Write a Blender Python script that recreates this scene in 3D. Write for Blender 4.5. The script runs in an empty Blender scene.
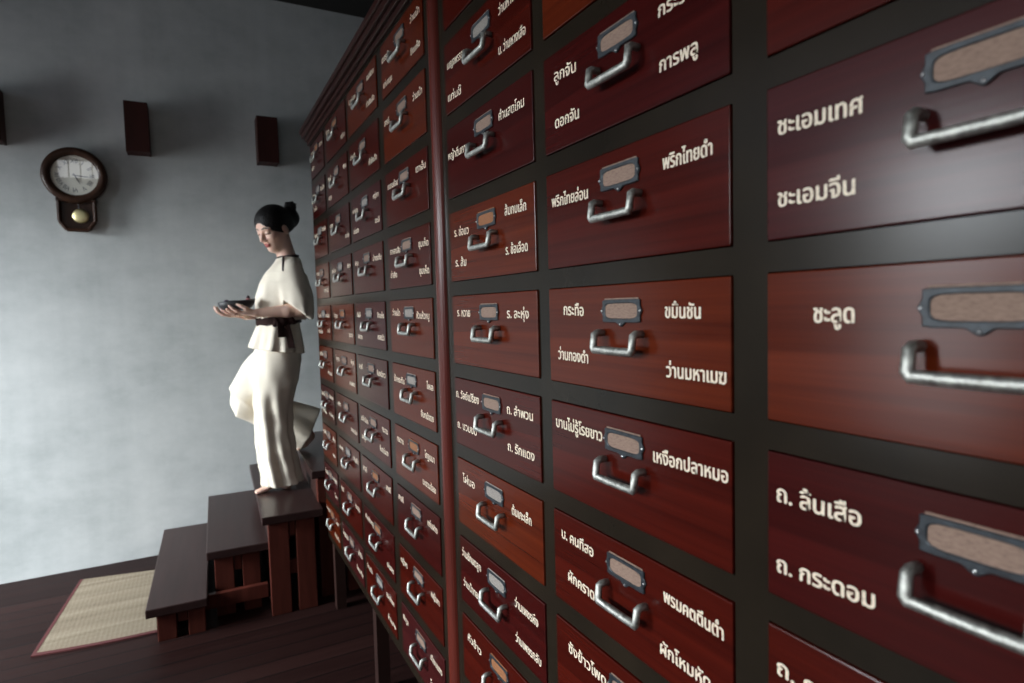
import bpy, bmesh, math, random
import numpy as np
from mathutils import Vector, Matrix

C = bpy.context.scene.collection
SC = bpy.context.scene
PI = math.pi

# ------------------------------------------------------------------ camera
CAM_H = 1.5
F_PX, YAW, PITCH, ROLL = 604.258, math.radians(27.7877), math.radians(-3.2886), math.radians(-1.5371)
fw = Vector((math.sin(YAW)*math.cos(PITCH), math.cos(YAW)*math.cos(PITCH), math.sin(PITCH)))
rt = Vector((math.cos(YAW), -math.sin(YAW), 0.0))
up = rt.cross(fw)
rt2 = rt*math.cos(ROLL) + up*math.sin(ROLL)
up2 = -rt*math.sin(ROLL) + up*math.cos(ROLL)
cam = bpy.data.cameras.new('camera')
cam.sensor_width = 36.0
cam.lens = F_PX*36.0/1024.0
cam.clip_start = 0.02
cam.dof.use_dof = True
cam.dof.focus_distance = 1.3
cam.dof.aperture_fstop = 4.2
camo = bpy.data.objects.new('camera', cam)
camo.matrix_world = Matrix(((rt2.x, up2.x, -fw.x, 0), (rt2.y, up2.y, -fw.y, 0), (rt2.z, up2.z, -fw.z, CAM_H), (0, 0, 0, 1)))
C.objects.link(camo)
SC.camera = camo

# ------------------------------------------------------------------ world, daylight, exposure
w = bpy.data.worlds.new('sky'); SC.world = w; w.use_nodes = True
bg = w.node_tree.nodes['Background']
bg.inputs[0].default_value = (0.72, 0.86, 1.0, 1)
bg.inputs[1].default_value = 0.08
SC.view_settings.view_transform = 'Standard'
SC.view_settings.look = 'None'
SC.view_settings.exposure = 0.0
SC.view_settings.gamma = 1.0
SC.view_settings.use_curve_mapping = False


def area(name, loc, target, sx, sy, power, col):
    l = bpy.data.lights.new(name, 'AREA'); l.shape = 'RECTANGLE'; l.size = sx; l.size_y = sy
    l.energy = power; l.color = col
    o = bpy.data.objects.new(name, l); o.location = loc
    d = Vector(target) - Vector(loc)
    o.rotation_euler = d.to_track_quat('-Z', 'Z').to_euler()
    C.objects.link(o)
    return o


# daylight through the doorway: bright high sky, dimmer low sky; and a window high in the wall behind the viewer
area('daylight_high_sky', (-5.0, 2.9, 4.0), (-2.9, 3.1, 2.3), 4.6, 2.2, 1850, (0.88, 0.95, 1.0))
area('daylight_low_sky', (-4.9, 3.1, 2.35), (-2.0, 3.2, 2.1), 4.2, 0.9, 240, (0.92, 0.97, 1.0))
area('added_fill_light', (-5.0, -0.7, 3.4), (-2.9, -0.3, 2.0), 2.6, 1.8, 800, (0.92, 0.97, 1.0))  # added fill from the viewer's side, brightens the woman's shaded side
area('daylight_rear_window', (-1.1, -3.4, 2.85), (0.0, 2.5, 1.4), 3.2, 1.5, 18, (0.95, 0.97, 1.0))


# ------------------------------------------------------------------ materials
def mat(name, col, rough=0.5, metal=0.0, spec=0.5):
    m = bpy.data.materials.new(name); m.use_nodes = True
    b = m.node_tree.nodes['Principled BSDF']
    b.inputs['Base Color'].default_value = (*col, 1)
    b.inputs['Roughness'].default_value = rough
    b.inputs['Metallic'].default_value = metal
    b.inputs['Specular IOR Level'].default_value = spec
    return m


def nodes(m):
    t = m.node_tree
    return t, t.nodes, t.links, t.nodes['Principled BSDF']


def coords(m, scale, kind='Object'):
    t, n, l, b = nodes(m)
    tc = n.new('ShaderNodeTexCoord'); mp = n.new('ShaderNodeMapping')
    mp.inputs['Scale'].default_value = scale
    l.new(tc.outputs[kind], mp.inputs['Vector'])
    return mp.outputs['Vector']


def noise(m, vec, scale, detail=4, rough=0.55):
    t, n, l, b = nodes(m)
    x = n.new('ShaderNodeTexNoise')
    x.inputs['Scale'].default_value = scale; x.inputs['Detail'].default_value = detail
    x.inputs['Roughness'].default_value = rough
    if vec is not None:
        l.new(vec, x.inputs['Vector'])
    return x.outputs['Fac']


def ramp(m, fac, stops):
    t, n, l, b = nodes(m)
    r = n.new('ShaderNodeValToRGB')
    e = r.color_ramp.elements
    while len(e) < len(stops):
        e.new(0.5)
    for k, (p, c) in enumerate(stops):
        e[k].position = p; e[k].color = (*c, 1)
    l.new(fac, r.inputs['Fac'])
    return r.outputs['Color']


def bump(m, fac, strength, dist=0.01):
    t, n, l, b = nodes(m)
    x = n.new('ShaderNodeBump'); x.inputs['Strength'].default_value = strength
    x.inputs['Distance'].default_value = dist
    l.new(fac, x.inputs['Height']); l.new(x.outputs['Normal'], b.inputs['Normal'])


def mathn(m, op, a, bb=None):
    t, n, l, b = nodes(m)
    x = n.new('ShaderNodeMath'); x.operation = op
    for k, v in enumerate((a, bb)):
        if v is None:
            continue
        if isinstance(v, (int, float)):
            x.inputs[k].default_value = v
        else:
            l.new(v, x.inputs[k])
    return x.outputs[0]


def mixc(m, fac, c1, c2, mode='MIX'):
    t, n, l, b = nodes(m)
    x = n.new('ShaderNodeMix'); x.data_type = 'RGBA'; x.blend_type = mode
    for s, v in ((x.inputs[0], fac), (x.inputs[6], c1), (x.inputs[7], c2)):
        if isinstance(v, (int, float)):
            s.default_value = v
        elif isinstance(v, tuple):
            s.default_value = (*v, 1)
        else:
            l.new(v, s)
    return x.outputs[2]


def wood(name, dark, light, grain=(6, 1.2, 60), rough=0.35, spec=0.5, kind='Object', bumpy=0.04):
    m = mat(name, light, rough, 0, spec)
    t, n, l, b = nodes(m)
    v = coords(m, grain, kind)
    f1 = noise(m, v, 1.0, 6, 0.62)
    f2 = noise(m, coords(m, tuple(g*0.22 for g in grain), kind), 1.0, 3)
    f = mathn(m, 'ADD', mathn(m, 'MULTIPLY', f1, 0.6), mathn(m, 'MULTIPLY', f2, 0.4))
    l.new(ramp(m, f, [(0.36, dark), (0.64, light)]), b.inputs['Base Color'])
    r = mathn(m, 'ADD', mathn(m, 'MULTIPLY', f2, 0.12), rough - 0.06)
    l.new(r, b.inputs['Roughness'])
    bump(m, f1, bumpy, 0.004)
    return m


M = {}
# drawer fronts: tones of one red lacquered wood; plum has a bluish reflection painted in
M['drawer_red'] = wood('drawer_red_wood', (0.022, 0.0022, 0.0014), (0.049, 0.0046, 0.0023), rough=0.21, spec=0.11)
M['drawer_burgundy'] = wood('drawer_burgundy_wood', (0.017, 0.0019, 0.0018), (0.037, 0.0036, 0.0030), rough=0.21, spec=0.11)
M['drawer_brown'] = wood('drawer_brown_wood', (0.036, 0.0046, 0.0016), (0.080, 0.0118, 0.0034), rough=0.21, spec=0.11)
M['drawer_plum_sheen'] = wood('drawer_plum_sheen_wood', (0.022, 0.0040, 0.0045), (0.042, 0.0070, 0.0068), rough=0.21, spec=0.11)
M['frame'] = wood('cabinet_frame_wood', (0.0085, 0.0064, 0.0044), (0.0155, 0.0112, 0.0074), (5, 5, 5), 0.22, 0.09)
M['carcass'] = wood('cabinet_side_wood', (0.0180, 0.0075, 0.0060), (0.0330, 0.0130, 0.0100), (4, 4, 2), 0.4)
M['moulding'] = wood('red_moulding_wood', (0.050, 0.0090, 0.0065), (0.090, 0.0150, 0.0095), (30, 30, 2), 0.26, 0.2)
M['cornice'] = wood('cornice_wood', (0.0180, 0.0060, 0.0050), (0.0330, 0.0095, 0.0075), (20, 1, 20), 0.30, 0.15)
M['tread'] = wood('tread_wood', (0.0240, 0.0125, 0.0115), (0.0380, 0.0195, 0.0180), (30, 2, 30), 0.30, 0.14)
M['post'] = wood('stair_post_wood', (0.0560, 0.0130, 0.0090), (0.1000, 0.0250, 0.0165), (30, 30, 3), 0.40, 0.2)
M['box'] = wood('wall_box_wood', (0.0260, 0.0070, 0.0055), (0.0420, 0.0110, 0.0085), (20, 20, 3), 0.5, 0.2)
M['clock_wood'] = wood('clock_wood', (0.0220, 0.0105, 0.0070), (0.0520, 0.0250, 0.0155), (20, 20, 3), 0.30, 0.2)
M['beam'] = wood('ceiling_wood', (0.004, 0.0035, 0.003), (0.009, 0.0075, 0.006), (2, 10, 10), 0.7)


def pewter():
    m = mat('worn_pewter', (0.5, 0.5, 0.48), 0.5, 1.0)
    t, n, l, b = nodes(m)
    f = noise(m, coords(m, (1, 1, 1)), 160, 5)
    l.new(ramp(m, f, [(0.3, (0.20, 0.20, 0.185)), (0.65, (0.48, 0.48, 0.445))]), b.inputs['Base Color'])
    l.new(mathn(m, 'ADD', mathn(m, 'MULTIPLY', f, 0.3), 0.40), b.inputs['Roughness'])
    bump(m, f, 0.12, 0.002)
    return m


M['pewter'] = pewter()
M['iron'] = mat('blued_iron', (0.030, 0.042, 0.055), 0.5, 0.35)
t_, n_, l_, b_ = nodes(M['iron'])
l_.new(ramp(M['iron'], noise(M['iron'], coords(M['iron'], (1, 1, 1)), 120, 4), [(0.35, (0.005, 0.007, 0.010)), (0.75, (0.022, 0.029, 0.036))]), b_.inputs['Base Color'])
M['screw'] = mat('screw_metal', (0.5, 0.5, 0.5), 0.3, 1.0)


def paper(name, a, c):
    m = mat(name, a, 0.8)
    t, n, l, b = nodes(m)
    f = noise(m, coords(m, (1, 90, 420)), 1.3, 5, 0.75)
    l.new(ramp(m, f, [(0.36, c), (0.55, a)]), b.inputs['Base Color'])
    return m


M['card'] = paper('aged_card', (0.19, 0.122, 0.090), (0.10, 0.060, 0.044))
M['card_orange'] = paper('orange_card', (0.20, 0.075, 0.024), (0.12, 0.042, 0.014))
M['card_grey'] = paper('grey_card', (0.21, 0.185, 0.165), (0.10, 0.088, 0.078))


def paint():
    m = mat('cream_lettering_paint', (0.70, 0.60, 0.48), 0.6)
    t, n, l, b = nodes(m)
    f = noise(m, coords(m, (1, 1, 1)), 260, 3)
    l.new(ramp(m, f, [(0.30, (0.38, 0.30, 0.22)), (0.5, (0.62, 0.53, 0.41))]), b.inputs['Base Color'])
    return m


M['paint'] = paint()


def wall_material():
    m = mat('polished_cement', (0.38, 0.42, 0.44), 0.55, 0, 0.3)
    t, n, l, b = nodes(m)
    f = noise(m, coords(m, (1, 1, 1)), 1.1, 7, 0.62)
    g = noise(m, coords(m, (2.2, 2.2, 3.6)), 1.6, 7, 0.68)
    s = noise(m, coords(m, (7, 7, 0.5)), 1.0, 4, 0.6)
    ff = mathn(m, 'ADD', mathn(m, 'ADD', mathn(m, 'MULTIPLY', f, 0.5), mathn(m, 'MULTIPLY', g, 0.34)), mathn(m, 'MULTIPLY', s, 0.16))
    c = ramp(m, ff, [(0.34, (0.330, 0.352, 0.350)), (0.5, (0.462, 0.484, 0.480)), (0.66, (0.580, 0.595, 0.588))])
    # pale vertical streaks in the wall colour above two of the boxes
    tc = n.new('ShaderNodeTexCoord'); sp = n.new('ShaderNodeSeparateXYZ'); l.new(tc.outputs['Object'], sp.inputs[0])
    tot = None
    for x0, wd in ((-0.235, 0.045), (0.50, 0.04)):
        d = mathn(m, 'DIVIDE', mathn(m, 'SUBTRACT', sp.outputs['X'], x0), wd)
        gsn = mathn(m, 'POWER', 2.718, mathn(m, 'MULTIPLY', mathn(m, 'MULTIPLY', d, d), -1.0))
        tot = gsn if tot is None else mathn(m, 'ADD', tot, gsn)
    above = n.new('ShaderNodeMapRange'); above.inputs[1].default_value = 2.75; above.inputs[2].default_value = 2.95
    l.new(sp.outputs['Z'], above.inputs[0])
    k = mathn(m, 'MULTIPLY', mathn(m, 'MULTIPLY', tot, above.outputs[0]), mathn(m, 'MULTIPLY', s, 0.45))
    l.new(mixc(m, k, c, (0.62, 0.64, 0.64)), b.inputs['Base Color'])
    bump(m, g, 0.10, 0.01)
    return m


M['wall'] = wall_material()


def floor_material():
    m = mat('dark_floorboards', (0.04, 0.02, 0.016), 0.5, 0, 0.06)
    t, n, l, b = nodes(m)
    tc = n.new('ShaderNodeTexCoord'); sp = n.new('ShaderNodeSeparateXYZ'); l.new(tc.outputs['Object'], sp.inputs[0])
    y = mathn(m, 'DIVIDE', sp.outputs['Y'], 0.105)
    fr = mathn(m, 'FRACT', y); fl = mathn(m, 'FLOOR', y)
    wn = n.new('ShaderNodeTexWhiteNoise'); wn.noise_dimensions = '1D'; l.new(fl, wn.inputs['W'])
    gr = noise(m, coords(m, (1.4, 40, 1)), 1.0, 6, 0.6)
    f = mathn(m, 'ADD', mathn(m, 'MULTIPLY', gr, 0.6), mathn(m, 'MULTIPLY', wn.outputs['Value'], 0.4))
    c = ramp(m, f, [(0.25, (0.011, 0.0048, 0.0044)), (0.75, (0.025, 0.0105, 0.0092))])
    groove = mathn(m, 'LESS_THAN', fr, 0.06)
    l.new(mixc(m, groove, c, (0.004, 0.003, 0.003)), b.inputs['Base Color'])
    l.new(mathn(m, 'ADD', mathn(m, 'MULTIPLY', gr, 0.2), 0.34), b.inputs['Roughness'])
    bump(m, mathn(m, 'SUBTRACT', mathn(m, 'MULTIPLY', gr, 0.15), groove), 0.5, 0.003)
    return m


M['floor'] = floor_material()


def mat_material():
    m = mat('woven_reed', (0.50, 0.42, 0.30), 0.75, 0, 0.25)
    t, n, l, b = nodes(m)
    fine = n.new('ShaderNodeTexWave'); fine.bands_direction = 'Y'; fine.inputs['Scale'].default_value = 42
    fine.inputs['Distortion'].default_value = 1.0
    tc = n.new('ShaderNodeTexCoord'); l.new(tc.outputs['Object'], fine.inputs['Vector'])
    cross = n.new('ShaderNodeTexWave'); cross.bands_direction = 'X'; cross.inputs['Scale'].default_value = 16
    cross.inputs['Distortion'].default_value = 0.6; l.new(tc.outputs['Object'], cross.inputs['Vector'])
    band = noise(m, coords(m, (0.7, 13, 1)), 1.0, 4, 0.6)
    sp = noise(m, coords(m, (60, 200, 1)), 1.0, 3)
    f = mathn(m, 'ADD', mathn(m, 'MULTIPLY', band, 0.55), mathn(m, 'ADD', mathn(m, 'MULTIPLY', sp, 0.25), mathn(m, 'ADD', mathn(m, 'MULTIPLY', fine.outputs['Fac'], 0.12), mathn(m, 'MULTIPLY', cross.outputs['Fac'], 0.05))))
    l.new(ramp(m, f, [(0.34, (0.12, 0.090, 0.060)), (0.52, (0.225, 0.184, 0.130)), (0.70, (0.32, 0.275, 0.20))]), b.inputs['Base Color'])
    bump(m, fine.outputs['Fac'], 0.4, 0.002)
    return m


M['reed'] = mat_material()
M['mat_border'] = mat('red_cotton_border', (0.075, 0.012, 0.012), 0.85)
M['skin'] = mat('skin', (0.72, 0.47, 0.37), 0.5)
b_ = M['skin'].node_tree.nodes['Principled BSDF']
b_.inputs['Subsurface Weight'].default_value = 0.12
b_.inputs['Subsurface Radius'].default_value = (0.010, 0.004, 0.002)
b_.inputs['Subsurface Scale'].default_value = 0.5
M['lips'] = mat('lip_colour', (0.36, 0.085, 0.080), 0.45)
M['brow'] = mat('brow_and_lash', (0.020, 0.014, 0.012), 0.6)
M['nail'] = mat('finger_nail', (0.68, 0.42, 0.36), 0.3)
M['hair'] = mat('black_hair', (0.006, 0.005, 0.005), 0.5, 0, 0.3)
t_, n_, l_, b_ = nodes(M['hair'])
bump(M['hair'], noise(M['hair'], coords(M['hair'], (40, 240, 90)), 1.0, 3), 0.8, 0.006)


def cloth(name, col, fr=0.06):
    m = mat(name, col, 0.9, 0, 0.15)
    t, n, l, b = nodes(m)
    wv = noise(m, coords(m, (1, 1, 1)), 420, 2)
    big = noise(m, coords(m, (1, 1, 1)), 9, 4)
    d = tuple(c*(1 - 2*fr) for c in col)
    l.new(ramp(m, big, [(0.3, d), (0.7, col)]), b.inputs['Base Color'])
    bump(m, wv, 0.15, 0.001)
    return m


M['linen'] = cloth('cream_cotton', (0.86, 0.78, 0.65))
M['sash'] = cloth('dark_brown_sash', (0.030, 0.014, 0.012), 0.2)
M['trim'] = cloth('grey_brown_trim', (0.070, 0.050, 0.050), 0.1)
M['brass'] = mat('polished_brass', (0.85, 0.76, 0.42), 0.45, 1.0)
M['dial'] = mat('cream_dial', (0.80, 0.78, 0.68), 0.6)
M['ink'] = mat('dial_ink', (0.03, 0.03, 0.035), 0.6)
M['bowl'] = mat('dark_stoneware', (0.030, 0.030, 0.032), 0.5)
M['root'] = cloth('pale_root', (0.55, 0.50, 0.46), 0.2)
M['shallot'] = mat('pink_shallot', (0.42, 0.17, 0.17), 0.4)
M['tip'] = mat('dark_tip', (0.03, 0.012, 0.02), 0.6)
M['petal'] = mat('purple_petal', (0.10, 0.045, 0.11), 0.6)
M['frosted'] = mat('self_lit_frosted_glass', (0.7, 0.75, 0.8), 0.5)
M['frosted'].node_tree.nodes['Principled BSDF'].inputs['Emission Color'].default_value = (0.70, 0.82, 1.0, 1)
M['frosted'].node_tree.nodes['Principled BSDF'].inputs['Emission Strength'].default_value = 1.0  # pane emits by itself, only to be reflected in the drawer fronts
M['plaster'] = mat('painted_plaster', (0.26, 0.27, 0.27), 0.8)


def glass_mat():
    m = bpy.data.materials.new('clock_glass'); m.use_nodes = True
    t = m.node_tree; n = t.nodes; l = t.links
    n.remove(n['Principled BSDF'])
    tr = n.new('ShaderNodeBsdfTransparent'); gl = n.new('ShaderNodeBsdfGlossy'); gl.inputs['Roughness'].default_value = 0.02
    fr = n.new('ShaderNodeFresnel'); fr.inputs['IOR'].default_value = 2.5
    mx = n.new('ShaderNodeMixShader'); ge = n.new('ShaderNodeNewGeometry'); mm = n.new('ShaderNodeMath'); mm.operation = 'MULTIPLY_ADD'
    mm.inputs[1].default_value = -1.0; mm.inputs[2].default_value = 1.0; l.new(ge.outputs['Backfacing'], mm.inputs[0])
    m2 = n.new('ShaderNodeMath'); m2.operation = 'MULTIPLY'; l.new(fr.outputs[0], m2.inputs[0]); l.new(mm.outputs[0], m2.inputs[1])
    l.new(m2.outputs[0], mx.inputs[0]); l.new(tr.outputs[0], mx.inputs[1]); l.new(gl.outputs[0], mx.inputs[2])
    l.new(mx.outputs[0], n['Material Output'].inputs[0])
    return m


M['glass'] = glass_mat()


# ------------------------------------------------------------------ mesh helpers
def bm_box(bm, lo, hi, bev=0.0, mi=0):
    lo, hi = Vector(lo), Vector(hi)
    c = (lo + hi)/2; s = hi - lo
    r = bmesh.ops.create_cube(bm, size=1.0)
    vs = r['verts']
    for v in vs:
        v.co = Vector((v.co.x*s.x, v.co.y*s.y, v.co.z*s.z)) + c
    if bev > 0:
        ed = list({e for v in vs for e in v.link_edges})
        rr = bmesh.ops.bevel(bm, geom=ed, offset=bev, segments=2, affect='EDGES', profile=0.5)
        for f in rr['faces']:
            f.material_index = mi
    for f in {f for v in vs if v.is_valid for f in v.link_faces}:
        f.material_index = mi


def mesh_of(name, bm, mats, smooth=False):
    me = bpy.data.meshes.new(name)
    bmesh.ops.recalc_face_normals(bm, faces=bm.faces[:])
    bm.to_mesh(me); bm.free()
    for m in (mats if isinstance(mats, (list, tuple)) else [mats]):
        me.materials.append(m)
    if smooth:
        me.polygons.foreach_set('use_smooth', [True]*len(me.polygons))
    return me


def obj(name, me, parent=None, loc=(0, 0, 0)):
    o = bpy.data.objects.new(name, me); C.objects.link(o)
    o.location = loc
    if parent is not None:
        o.parent = parent
    return o


def part(name, bm, mats, parent=None, loc=(0, 0, 0), smooth=False):
    return obj(name, mesh_of(name, bm, mats, smooth), parent, loc)


def tag(o, label=None, cat=None, group=None, kind=None):
    if label: o['label'] = label
    if cat: o['category'] = cat
    if group: o['group'] = group
    if kind: o['kind'] = kind
    return o


def empty(name, loc, label, cat, group=None):
    o = bpy.data.objects.new(name, None); C.objects.link(o); o.location = loc
    o.empty_display_size = 0.1
    return tag(o, label, cat, group)


def prism(bm, pts, axis, a, b, mi=0):
    """extrude a polygon (2-D points) along axis between a and b"""
    def mk(p, t):
        if axis == 'X': return (t, p[0], p[1])
        if axis == 'Y': return (p[0], t, p[1])
        return (p[0], p[1], t)
    va = [bm.verts.new(mk(p, a)) for p in pts]; vb = [bm.verts.new(mk(p, b)) for p in pts]
    n = len(pts)
    fs = [bm.faces.new(va), bm.faces.new(vb[::-1])]
    for i in range(n):
        fs.append(bm.faces.new((va[i], vb[i], vb[(i+1) % n], va[(i+1) % n])))
    for f in fs: f.material_index = mi


def lathe(bm, prof, axis_o, axis_d, seg=40, mi=0, close=False):
    """revolve (r, h) profile round axis"""
    d = Vector(axis_d).normalized(); o = Vector(axis_o)
    a = d.orthogonal().normalized(); b = d.cross(a)
    rows = []
    for r, h in prof:
        if r < 1e-6:
            rows.append([bm.verts.new(o + d*h)]); continue
        rows.append([bm.verts.new(o + d*h + (a*math.cos(2*PI*i/seg) + b*math.sin(2*PI*i/seg))*r) for i in range(seg)])
    pairs = list(zip(rows, rows[1:]))
    if close: pairs.append((rows[-1], rows[0]))
    for p, q in pairs:
        for i in range(seg):
            j = (i+1) % seg
            if len(p) == 1 and len(q) == 1: continue
            if len(p) == 1: f = bm.faces.new((p[0], q[i], q[j]))
            elif len(q) == 1: f = bm.faces.new((p[i], q[0], p[j]))
            else: f = bm.faces.new((p[i], q[i], q[j], p[j]))
            f.material_index = mi


def tube(bm, pts, radii, seg=10, mi=0, flat=1.0):
    """a swept tube with mitred rings; flat squeezes it along z"""
    pts = [Vector(p) for p in pts]
    if not isinstance(radii, (list, tuple)): radii = [radii]*len(pts)
    rings = []; prev = None
    for i, p in enumerate(pts):
        a = (pts[i] - pts[i-1]).normalized() if i else None
        b = (pts[i+1] - pts[i]).normalized() if i < len(pts)-1 else None
        t = (a + b).normalized() if a is not None and b is not None else (a if a is not None else b)
        k = 1.0
        if a is not None and b is not None: k = 1/max(0.5, t.dot(a))
        if prev is None: n = t.orthogonal().normalized()
        else: n = (prev - t*prev.dot(t)).normalized()
        prev = n; bi = t.cross(n)
        # stretch the ring along the bend direction so the mitre keeps its width
        bd = None
        if a is not None and b is not None and (b - a).length > 1e-4: bd = (b - a).normalized()
        ring = []
        for s in range(seg):
            v = (n*math.cos(2*PI*s/seg) + bi*math.sin(2*PI*s/seg))*radii[i]
            if bd is not None: v = v + bd*(v.dot(bd)*(k-1))
            v.z *= flat
            ring.append(bm.verts.new(p + v))
        rings.append(ring)
    for p, q in zip(rings, rings[1:]):
        for s in range(seg):
            f = bm.faces.new((p[s], q[s], q[(s+1) % seg], p[(s+1) % seg])); f.material_index = mi
    for r in (rings[0][::-1], rings[-1]):
        f = bm.faces.new(r); f.material_index = mi


_text_cache = {}


def text_mesh(s, font_size=1.0):
    """flat outline of a word as (verts, faces) in the x-y plane"""
    if s in _text_cache: return _text_cache[s]
    cu = bpy.data.curves.new('word', 'FONT'); cu.body = s; cu.size = font_size; cu.resolution_u = 3
    o = bpy.data.objects.new('word', cu); C.objects.link(o)
    dg = bpy.context.evaluated_depsgraph_get(); dg.update()
    ev = o.evaluated_get(dg); me = ev.to_mesh()
    vs = [v.co.copy() for v in me.vertices]; fs = [tuple(p.vertices) for p in me.polygons]
    ev.to_mesh_clear(); bpy.data.objects.remove(o); bpy.data.curves.remove(cu)
    _text_cache[s] = (vs, fs)
    return vs, fs


# ------------------------------------------------------------------ the room
WALL_Y = 4.35
CEIL = 3.565


def struct(name, bm, m, loc=(0, 0, 0)):
    o = part(name, bm, m, None, loc); o['kind'] = 'structure'; return o


bm = bmesh.new(); bm_box(bm, (-2.9, -2.75, -0.12), (3.1, 4.5, 0.0)); struct('floor', bm, M['floor'])
bm = bmesh.new(); bm_box(bm, (-3.05, -2.9, CEIL), (3.25, 4.5, CEIL + 0.12)); struct('ceiling', bm, M['beam'])
bm = bmesh.new(); bm_box(bm, (-2.9, WALL_Y, 0.0), (3.1, WALL_Y + 0.15, CEIL)); struct('wall_back', bm, M['wall'])
bm = bmesh.new(); bm_box(bm, (3.1, -2.75, 0.0), (3.25, WALL_Y + 0.15, CEIL)); struct('wall_right', bm, M['plaster'])
# left wall with a wide doorway to the veranda
DY0, DY1, DZ = 1.4, 4.25, 2.4
bm = bmesh.new()
bm_box(bm, (-3.05, -2.75, 0.0), (-2.9, -1.9, CEIL)); bm_box(bm, (-3.05, 0.5, 0.0), (-2.9, DY0, CEIL)); bm_box(bm, (-3.05, -1.9, DZ), (-2.9, 0.5, CEIL)); bm_box(bm, (-3.05, DY1, 0.0), (-2.9, WALL_Y + 0.15, CEIL))
TZ0, TZ1 = DZ + 0.16, 3.48
bm_box(bm, (-3.05, DY0, DZ), (-2.9, DY1, TZ0)); bm_box(bm, (-3.05, DY0, TZ1), (-2.9, DY1, CEIL)); struct('wall_left', bm, M['plaster'])
# frosted transom panes added over the doorway; their own glow puts sheen on drawers
bm = bmesh.new()
for y in np.linspace(DY0 + 0.03, DY1 - 0.03, 5):
    bm_box(bm, (-3.03, y - 0.03, TZ0), (-2.92, y + 0.03, TZ1))
for z in (TZ0 + 0.03, TZ1 - 0.03):
    bm_box(bm, (-3.03, DY0, z - 0.03), (-2.92, DY1, z + 0.03))
win2 = struct('added_transom', bm, M['frame'])
bm = bmesh.new(); bm_box(bm, (-2.982, DY0, TZ0), (-2.974, DY1, TZ1)); part('glowing_pane', bm, M['frosted'], win2)
bm = bmesh.new()
for y in (DY0 - 0.02, DY1 - 0.06):
    bm_box(bm, (-3.07, y, 0.0), (-2.88, y + 0.08, DZ + 0.06), 0.004)
bm_box(bm, (-3.07, DY0 - 0.02, DZ), (-2.88, DY1 + 0.02, DZ + 0.07), 0.004)
struct('door_1', bm, M['frame'])
bm = bmesh.new()
for y in (-1.92, 0.44):
    bm_box(bm, (-3.07, y, 0.0), (-2.88, y + 0.08, DZ + 0.06), 0.004)
bm_box(bm, (-3.07, -1.92, DZ), (-2.88, 0.52, DZ + 0.07), 0.004)
struct('added_doorway', bm, M['frame'])  # unseen second doorway, added to let the fill light in
# rear wall behind the viewer, with a mullioned window
WX0, WX1, WZ0, WZ1 = -2.4, 0.2, 2.2, 3.4
bm = bmesh.new()
bm_box(bm, (-3.05, -2.9, 0.0), (WX0, -2.75, CEIL)); bm_box(bm, (WX1, -2.9, 0.0), (3.25, -2.75, CEIL))
bm_box(bm, (WX0, -2.9, 0.0), (WX1, -2.75, WZ0)); bm_box(bm, (WX0, -2.9, WZ1), (WX1, -2.75, CEIL)); struct('wall_front', bm, M['plaster'])
bm = bmesh.new()
for x in np.linspace(WX0, WX1, 5):
    bm_box(bm, (x - 0.035, -2.88, WZ0), (x + 0.035, -2.77, WZ1))
for z in (WZ0, WZ1):
    bm_box(bm, (WX0, -2.875, z - 0.04), (WX1, -2.775, z + 0.04))
struct('window_1', bm, M['frame'])
# veranda ground outside the doorway
bm = bmesh.new(); bm_box(bm, (-7.0, -3.5, -0.12), (-2.9, 6.0, -0.02)); struct('floor_veranda', bm, M['floor'])


# ------------------------------------------------------------------ medicine cabinets
FX = 0.56
H_D, PITCH_D, Z_TOP = 0.16334, 0.19600, 2.11817      # drawer height, row pitch, top of row 0
ROWS = list(range(-1, 9))
HERBS = ["กระวาน", "ขิงแห้ง", "ดีปลี", "ไพล", "ว่านน้ำ", "ข่าลิง", "เปล้าน้อย", "สมอไทย", "สมอพิเภก", "มะขามป้อม", "โกฐหัวบัว", "โกฐเขมา",
         "เทียนดำ", "เทียนแดง", "แก่นฝาง", "แก่นขนุน", "จันทน์แดง", "จันทน์ขาว", "ชุมเห็ด", "ขี้เหล็ก", "ใบมะกา", "ฟ้าทะลาย", "เจตมูล",
         "รากสามสิบ", "บอระเพ็ด", "เถาเอ็น", "กำลังเสือ", "ม้ากระทืบ", "หญ้าคา", "พิกุล", "บุนนาค", "สารภี", "มะลิ", "เกสรบัว", "หัวแห้วหมู"]
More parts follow.
